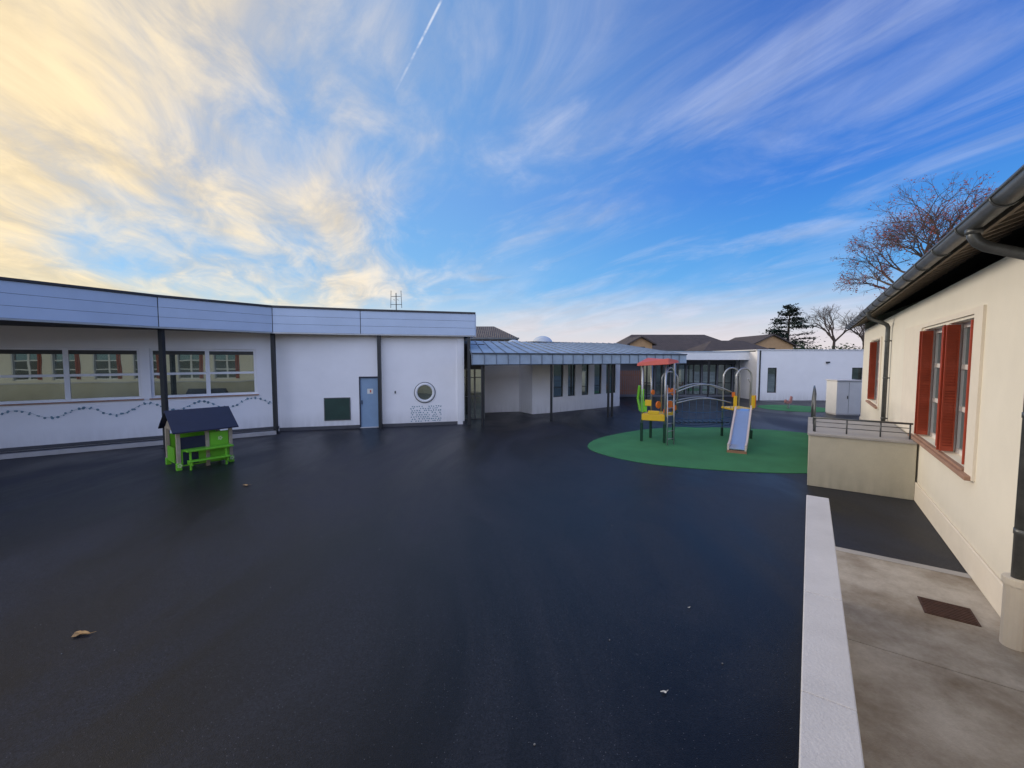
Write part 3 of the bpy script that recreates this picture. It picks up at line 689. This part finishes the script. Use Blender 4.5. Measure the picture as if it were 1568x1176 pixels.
g.done('gravel_grit', GRIT, fix=False)

# ------------------------------------------------------------------ background houses
def hip_house(name, x0, x1, y, dep, eave, ridge, inset, wm, rm, hip=True):
    E = empty(name); g = M(); g.box(x0+.4, x1-.4, y+.4, y+dep-.4, 0, eave); g.done('walls', wm, E)
    g = M(); e = [P(x0, y, eave), P(x1, y, eave), P(x1, y+dep, eave), P(x0, y+dep, eave)]
    r0, r1 = P(x0+inset, y+dep/2, ridge), P(x1-inset, y+dep/2, ridge)
    g.quad([e[0], e[1], r1, r0]); g.quad([e[2], e[3], r0, r1])
    g.bm.faces.new([g.bm.verts.new(q) for q in (e[1], e[2], r1)]); g.bm.faces.new([g.bm.verts.new(q) for q in (e[3], e[0], r0)]); g.quad(e)
    g.done('roof', rm, E)
    g = M(); g.box(x0-.05, x1+.05, y-.08, y, eave-.12, eave+.04); g.done('eave_gutter', ZINCD, E)
    g = M()
    for k in range(3): g.box(x0+1+k*2, x0+2+k*2, y+.36, y+.399, 1, 2.3)
    g.done('windows', DARK, E)
hip_house('tiled_roof_house', -10, .6, 38, 8, 4.6, 5.95, 2.4, BEIGE, TILE2)
hip_house('tiled_roof_house', 11.0, 25.0, 44, 9, 3.6, 5.5, 2.8, BEIGE, TILE)
hip_house('tiled_roof_house', 17.5, 24.5, 38.5, 5, 3.4, 4.5, 2.0, BEIGE, TILE)
hip_house('white_house', 26.0, 28.2, 48, 5, 3.9, 4.5, .6, WHITE, TILE)
def gable_house(name, xc, y, hw, dep, eave, ridge, wm, rm):
    E = empty(name); g = M()
    f = [P(xc-hw, y, 0), P(xc+hw, y, 0), P(xc+hw, y, eave), P(xc, y, ridge), P(xc-hw, y, eave)]; b = [q+P(0, dep, 0) for q in f]
    vf = [g.bm.verts.new(q) for q in f]; vb = [g.bm.verts.new(q) for q in b]; g.bm.faces.new(vf); g.bm.faces.new(vb[::-1])
    for i in range(5): g.bm.faces.new([vf[i], vf[(i+1) % 5], vb[(i+1) % 5], vb[i]])
    g.done('walls', wm, E); g = M(); o = .35
    k = (ridge-eave)/hw
    for s_ in (-1, 1):
        a = [P(xc, y-o, ridge+.02), P(xc+s_*(hw+o), y-o, eave-k*o+.02), P(xc+s_*(hw+o), y+dep+o, eave-k*o+.02), P(xc, y+dep+o, ridge+.02)]
        g.hexa(a+[q+up*.14 for q in a])
    g.done('roof', rm, E, fix=False)
    g = M(); g.box(xc-.4, xc+.4, y-.02, y-.002, eave-1.5, eave-.3); g.done('window', DARK, E)
gable_house('ochre_gable_house', 31.0, 50, 2.5, 8, 4.3, 5.5, OCHRE, TILE)
gable_house('ochre_gable_house', 12.6, 41, 1.1, 3.5, 4.2, 4.8, OCHRE, TILE)

# ------------------------------------------------------------------ trees
def bare_tree(name, base, trunk_h, r0, ln, depth, leafn, spread, seed, leafm=None, lsize=.12, upb=.25):
    rnd = random.Random(seed); E = empty(name); g = M(); tips = []
    def br(p, d, l, r, k):
        mid = p+d*l*.5+Vector((rnd.uniform(-1, 1), rnd.uniform(-1, 1), rnd.uniform(-.5, .5)))*l*.07; q = p+d*l
        g.tube([p, mid, q], r, 5 if k > 3 else 3, r2=r*.66, cap=False)
        if k <= 2: tips.append((mid, q))
        if k == 0: return
        n = 3 if rnd.random() < .8 else 2
        if k == depth: n = 5
        for i in range(n):
            ax = Vector((rnd.uniform(-1, 1), rnd.uniform(-1, 1), rnd.uniform(-.7, .5))).normalized()
            nd = (d+ax*spread+Vector((0, 0, upb*.35))).normalized()
            st = q if i < 2 else p+d*l*rnd.uniform(.55, .9)
            br(st, nd, l*rnd.uniform(.66, .86), r*.6, k-1)
    b = Vector(base); g.tube([b, b+P(.05, .03, trunk_h*.5), b+P(0, 0, trunk_h)], r0*1.35, 10, r2=r0)
    br(b+P(0, 0, trunk_h-.1), P(.02, 0, 1).normalized(), ln, r0, depth)
    g.done('branches', BARK, E, fix=False)
    if leafn:
        g = M()
        for _ in range(leafn):
            a, q = tips[rnd.randrange(len(tips))]; c = a.lerp(q, rnd.random())+Vector((rnd.gauss(0, .1), rnd.gauss(0, .1), rnd.gauss(0, .1)))
            u = Vector((rnd.gauss(0, 1), rnd.gauss(0, 1), rnd.gauss(0, 1))).normalized(); v = u.orthogonal().normalized(); s_ = lsize*rnd.uniform(.5, 1.2)
            g.quad([c-u*s_*.5, c+v*s_*.35, c+u*s_*.5, c-v*s_*.35])
        g.done('leaves', leafm, E, fix=False)
bare_tree('deciduous_tree', (24.6, 25.6, 0), 4.5, .21, 2.35, 7, 6500, .78, 5, REDLEAF, .13, upb=.35)
bare_tree('bare_tree', (44.5, 58, 0), 3.2, .22, 2.3, 6, 0, .7, 11)
bare_tree('bare_tree', (47.8, 57, 0), 3.0, .2, 1.9, 6, 0, .7, 12)

def cedar(name, base, h, R0, seed):
    rnd = random.Random(seed); E = empty(name); g = M(); b = Vector(base)
    g.tube([b, b+P(.1, 0, h*.5), b+P(.3, 0, h*.98)], .35, 8, r2=.05); f = M()
    z = h*.38
    while z < h:
        t = (z-h*.38)/(h*.62); L = R0*(1-t)**.75*rnd.uniform(.75, 1.15)+.25
        for k in range(5):
            a = rnd.uniform(0, 6.28); tip = b+P(.2+L*math.cos(a), L*math.sin(a), z+rnd.uniform(-.1, .35)); st = b+P(.2, 0, z-.15)
            g.tube([st, tip], .06, 4, r2=.015, cap=False)
            for j in range(int(70*L/R0)+30):
                q = st.lerp(tip, rnd.uniform(.3, 1.08)); wv = .33*L/R0+.22
                c = q+Vector((rnd.gauss(0, wv), rnd.gauss(0, wv), rnd.gauss(0, .12)))
                u = Vector((rnd.gauss(0, 1), rnd.gauss(0, 1), rnd.gauss(0, .4))).normalized(); v = u.cross(up).normalized() if abs(u.z) < .95 else Vector((1, 0, 0)); s_ = rnd.uniform(.12, .3)
                f.quad([c-u*s_, c+v*s_*.5+up*.05, c+u*s_, c-v*s_*.5])
        z += h*.055
    g.done('trunk_and_limbs', BARK, E, fix=False); f.done('foliage', NEEDLE, E, fix=False)
cedar('cedar_tree', (39.3, 60, 0), 10.2, 3.9, 4)
def shrub(name, cx, cy, rx, ry, h, n, seed, m=BUSH, s0=.16):
    rnd = random.Random(seed); g = M(); lobes = [(rnd.uniform(-.8, .8)*rx, rnd.uniform(-.8, .8)*ry, rnd.uniform(.55, .95)) for _ in range(9)]
    for _ in range(n):
        lx, ly, lh = lobes[rnd.randrange(9)]
        d = Vector((rnd.gauss(0, 1), rnd.gauss(0, 1), rnd.gauss(0, 1))).normalized()*rnd.uniform(.5, 1)
        c = Vector((cx+lx+d.x*rx*.35, cy+ly+d.y*ry*.4, max(.1, h*lh*.62+d.z*h*.38)))
        u = Vector((rnd.gauss(0, 1), rnd.gauss(0, 1), rnd.gauss(0, 1))).normalized(); v = u.orthogonal().normalized(); s_ = s0*rnd.uniform(.6, 1.5)
        g.quad([c-u*s_, c+v*s_*.6, c+u*s_, c-v*s_*.6])
    for lx, ly, lh in lobes: g.tube([(cx+lx, cy+ly, 0), (cx+lx, cy+ly, h*lh*.6)], .05, 5, r2=.02)
    g.done(name, m, fix=False)
shrub('distant_trees', 45, 56, 7, 2, 5.4, 5000, 2)
shrub('distant_trees', 37.5, 54, 3.4, 1.5, 5.2, 2600, 3)
shrub('distant_trees', 5, 75, 14, 3, 5.0, 4000, 8, s0=.25)

# ------------------------------------------------------------------ sun and sky
AZ, EL = math.radians(-62), math.radians(17)
sd_ = Vector((math.sin(AZ)*math.cos(EL), math.cos(AZ)*math.cos(EL), math.sin(EL)))
sun = bpy.data.lights.new('sun', 'SUN'); sun.energy = 1.5; sun.angle = math.radians(14); sun.color = (1, .89, .76)
so = bpy.data.objects.new('sun', sun); COL.objects.link(so); so.rotation_euler = sd_.to_track_quat('Z', 'Y').to_euler()

w = bpy.data.worlds.new("World"); scene.world = w; w.use_nodes = True
nt = w.node_tree; N = nt.nodes; L = nt.links; bg = N['Background']; bg.inputs['Strength'].default_value = .1
sky = N.new('ShaderNodeTexSky'); sky.sky_type = 'NISHITA'; sky.sun_disc = False; sky.sun_elevation = EL; sky.sun_rotation = AZ % (2*math.pi)
def setin(sock, v):
    if hasattr(v, 'links') or hasattr(v, 'is_linked'): L.new(v, sock)
    else: sock.default_value = v
def ma(op, a, b=0.0, c=None, clamp=False):
    n = N.new('ShaderNodeMath'); n.operation = op; n.use_clamp = clamp; setin(n.inputs[0], a); setin(n.inputs[1], b)
    if c is not None: setin(n.inputs[2], c)
    return n.outputs[0]
def mr(v, a, b, c, d, smooth=True):
    n = N.new('ShaderNodeMapRange'); n.interpolation_type = 'SMOOTHSTEP' if smooth else 'LINEAR'
    setin(n.inputs['Value'], v)
    for k, x in zip(('From Min', 'From Max', 'To Min', 'To Max'), (a, b, c, d)): n.inputs[k].default_value = x
    return n.outputs[0]
def mix(f, a, b, mode='MIX'):
    n = N.new('ShaderNodeMixRGB'); n.blend_type = mode; setin(n.inputs['Fac'], f); setin(n.inputs['Color1'], a); setin(n.inputs['Color2'], b); return n.outputs[0]
tc = N.new('ShaderNodeTexCoord'); nv = N.new('ShaderNodeVectorMath'); nv.operation = 'NORMALIZE'; L.new(tc.outputs['Generated'], nv.inputs[0])
sp = N.new('ShaderNodeSeparateXYZ'); L.new(nv.outputs[0], sp.inputs[0]); X, Y, Z = sp.outputs
zz = ma('ADD', ma('MAXIMUM', Z, 0.0), .12)
px = ma('DIVIDE', X, zz); py = ma('DIVIDE', Y, zz)
def noise(sx, sy, ox, oy, scale, det, rough, dist, skew=0.0):
    c = N.new('ShaderNodeCombineXYZ'); xx = ma('MULTIPLY_ADD', py, skew, px)
    L.new(ma('MULTIPLY_ADD', xx, sx, ox), c.inputs[0]); L.new(ma('MULTIPLY_ADD', py, sy, oy), c.inputs[1])
    n = N.new('ShaderNodeTexNoise'); n.inputs['Scale'].default_value = scale; n.inputs['Detail'].default_value = det; n.inputs['Roughness'].default_value = rough; n.inputs['Distortion'].default_value = dist
    L.new(c.outputs[0], n.inputs['Vector']); return n.outputs['Fac']
n1 = noise(.9, .5, 3.1, 1.7, 1.2, 10, .57, .5, .35)
n2 = noise(.5, .3, 7.3, 4.2, 1.0, 3, .5, .2)
n3 = noise(1.7, .9, 1.3, 9.2, 2.2, 9, .62, .7, .3)
n4 = noise(1.0, .55, 14.3, 5.2, 1.5, 10, .62, .8, .5)
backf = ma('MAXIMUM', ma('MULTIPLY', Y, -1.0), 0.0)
dn = ma('ADD', ma('MULTIPLY', n1, .52), ma('ADD', ma('MULTIPLY', n2, .28), ma('MULTIPLY', n3, .20)))
bias = ma('ADD', ma('MULTIPLY', X, -.23), ma('MULTIPLY', backf, .3))  # extra cloud cover added behind the camera, out of view, as fill light
dn = ma('ADD', dn, bias)
dens = mr(dn, .47, .72, 0, 1)
thin = mr(n4, .44, .78, 0, .50)                       # faint cirrus everywhere
low = ma('MULTIPLY', mr(Z, .02, .27, 1, 0), mr(n1, .38, .62, .1, .75))   # bank of cloud low in the sky
dens = ma('MAXIMUM', ma('MULTIPLY', dens, .93), ma('MAXIMUM', thin, low))
ramp = N.new('ShaderNodeValToRGB'); e = ramp.color_ramp.elements
e[0].position = 0; e[0].color = (.60, .76, .90, 1); e[1].position = 1; e[1].color = (.015, .08, .42, 1)
for p_, c_ in ((.06, (.34, .68, .94)), (.16, (.09, .43, .95)), (.34, (.035, .23, .82)), (.6, (.025, .13, .60))):
    q = ramp.color_ramp.elements.new(p_); q.color = (*c_, 1)
L.new(Z, ramp.inputs['Fac'])
nis = mix(1.0, sky.outputs[0], (.1, .1, .1, 1), 'MULTIPLY')
base = mix(.84, nis, ramp.outputs[0])
dotn = N.new('ShaderNodeVectorMath'); dotn.operation = 'DOT_PRODUCT'; L.new(nv.outputs[0], dotn.inputs[0]); dotn.inputs[1].default_value = sd_
warm = mr(dotn.outputs['Value'], .45, .99, 0, 1)
warm2 = mr(dotn.outputs['Value'], -.1, .9, 0, 1)
base = mix(ma('MULTIPLY', warm2, .5), base, (.34, .64, .90, 1))
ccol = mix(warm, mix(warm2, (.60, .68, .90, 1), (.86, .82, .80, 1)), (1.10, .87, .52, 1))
boost = N.new('ShaderNodeVectorMath'); boost.operation = 'SCALE'; L.new(ccol, boost.inputs[0]); L.new(ma('MULTIPLY_ADD', backf, 1.75, 1.0), boost.inputs['Scale'])  # unseen clouds behind the camera brightened to light the shaded school walls
shade = mr(n3, .3, .7, .76, 1.08)
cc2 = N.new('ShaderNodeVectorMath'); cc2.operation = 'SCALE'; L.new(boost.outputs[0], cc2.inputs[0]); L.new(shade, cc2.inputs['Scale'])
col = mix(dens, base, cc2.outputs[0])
hz = mr(Z, 0.0, .17, .9, 0)
hcol = mix(mr(X, -.9, .1, 1, 0), (.84, .74, .74, 1), (.62, .84, .86, 1))
col = mix(hz, col, hcol)
# vapour trail
dt = N.new('ShaderNodeVectorMath'); dt.operation = 'DOT_PRODUCT'; L.new(nv.outputs[0], dt.inputs[0]); dt.inputs[1].default_value = (-.778, -.467, .4217)
tr = mr(ma('ABSOLUTE', dt.outputs['Value']), .0003, .003, 1, 0)
tr = ma('MULTIPLY', tr, ma('MULTIPLY', mr(Z, .48, .62, 0, 1), mr(noise(6, 6, 0, 0, 3, 3, .6, 0), .35, .6, .1, .8)))
tr = ma('MULTIPLY', tr, mr(Y, .4, .6, 0, 1))
col = mix(tr, col, (.80, .85, .98, 1))
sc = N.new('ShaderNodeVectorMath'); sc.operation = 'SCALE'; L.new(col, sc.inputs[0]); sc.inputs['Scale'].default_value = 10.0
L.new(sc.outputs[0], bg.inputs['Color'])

# ------------------------------------------------------------------ camera
cam = bpy.data.cameras.new('camera'); cam.sensor_width = 36; cam.lens = 14.69; cam.clip_end = 2000; cam.clip_start = .05
co = bpy.data.objects.new('camera', cam); COL.objects.link(co); co.location = (0, 0, 2.75); co.rotation_euler = (math.radians(90-3.49), 0, 0)
scene.camera = co
scene.view_settings.view_transform = 'Standard'; scene.view_settings.look = 'None'; scene.view_settings.exposure = 0
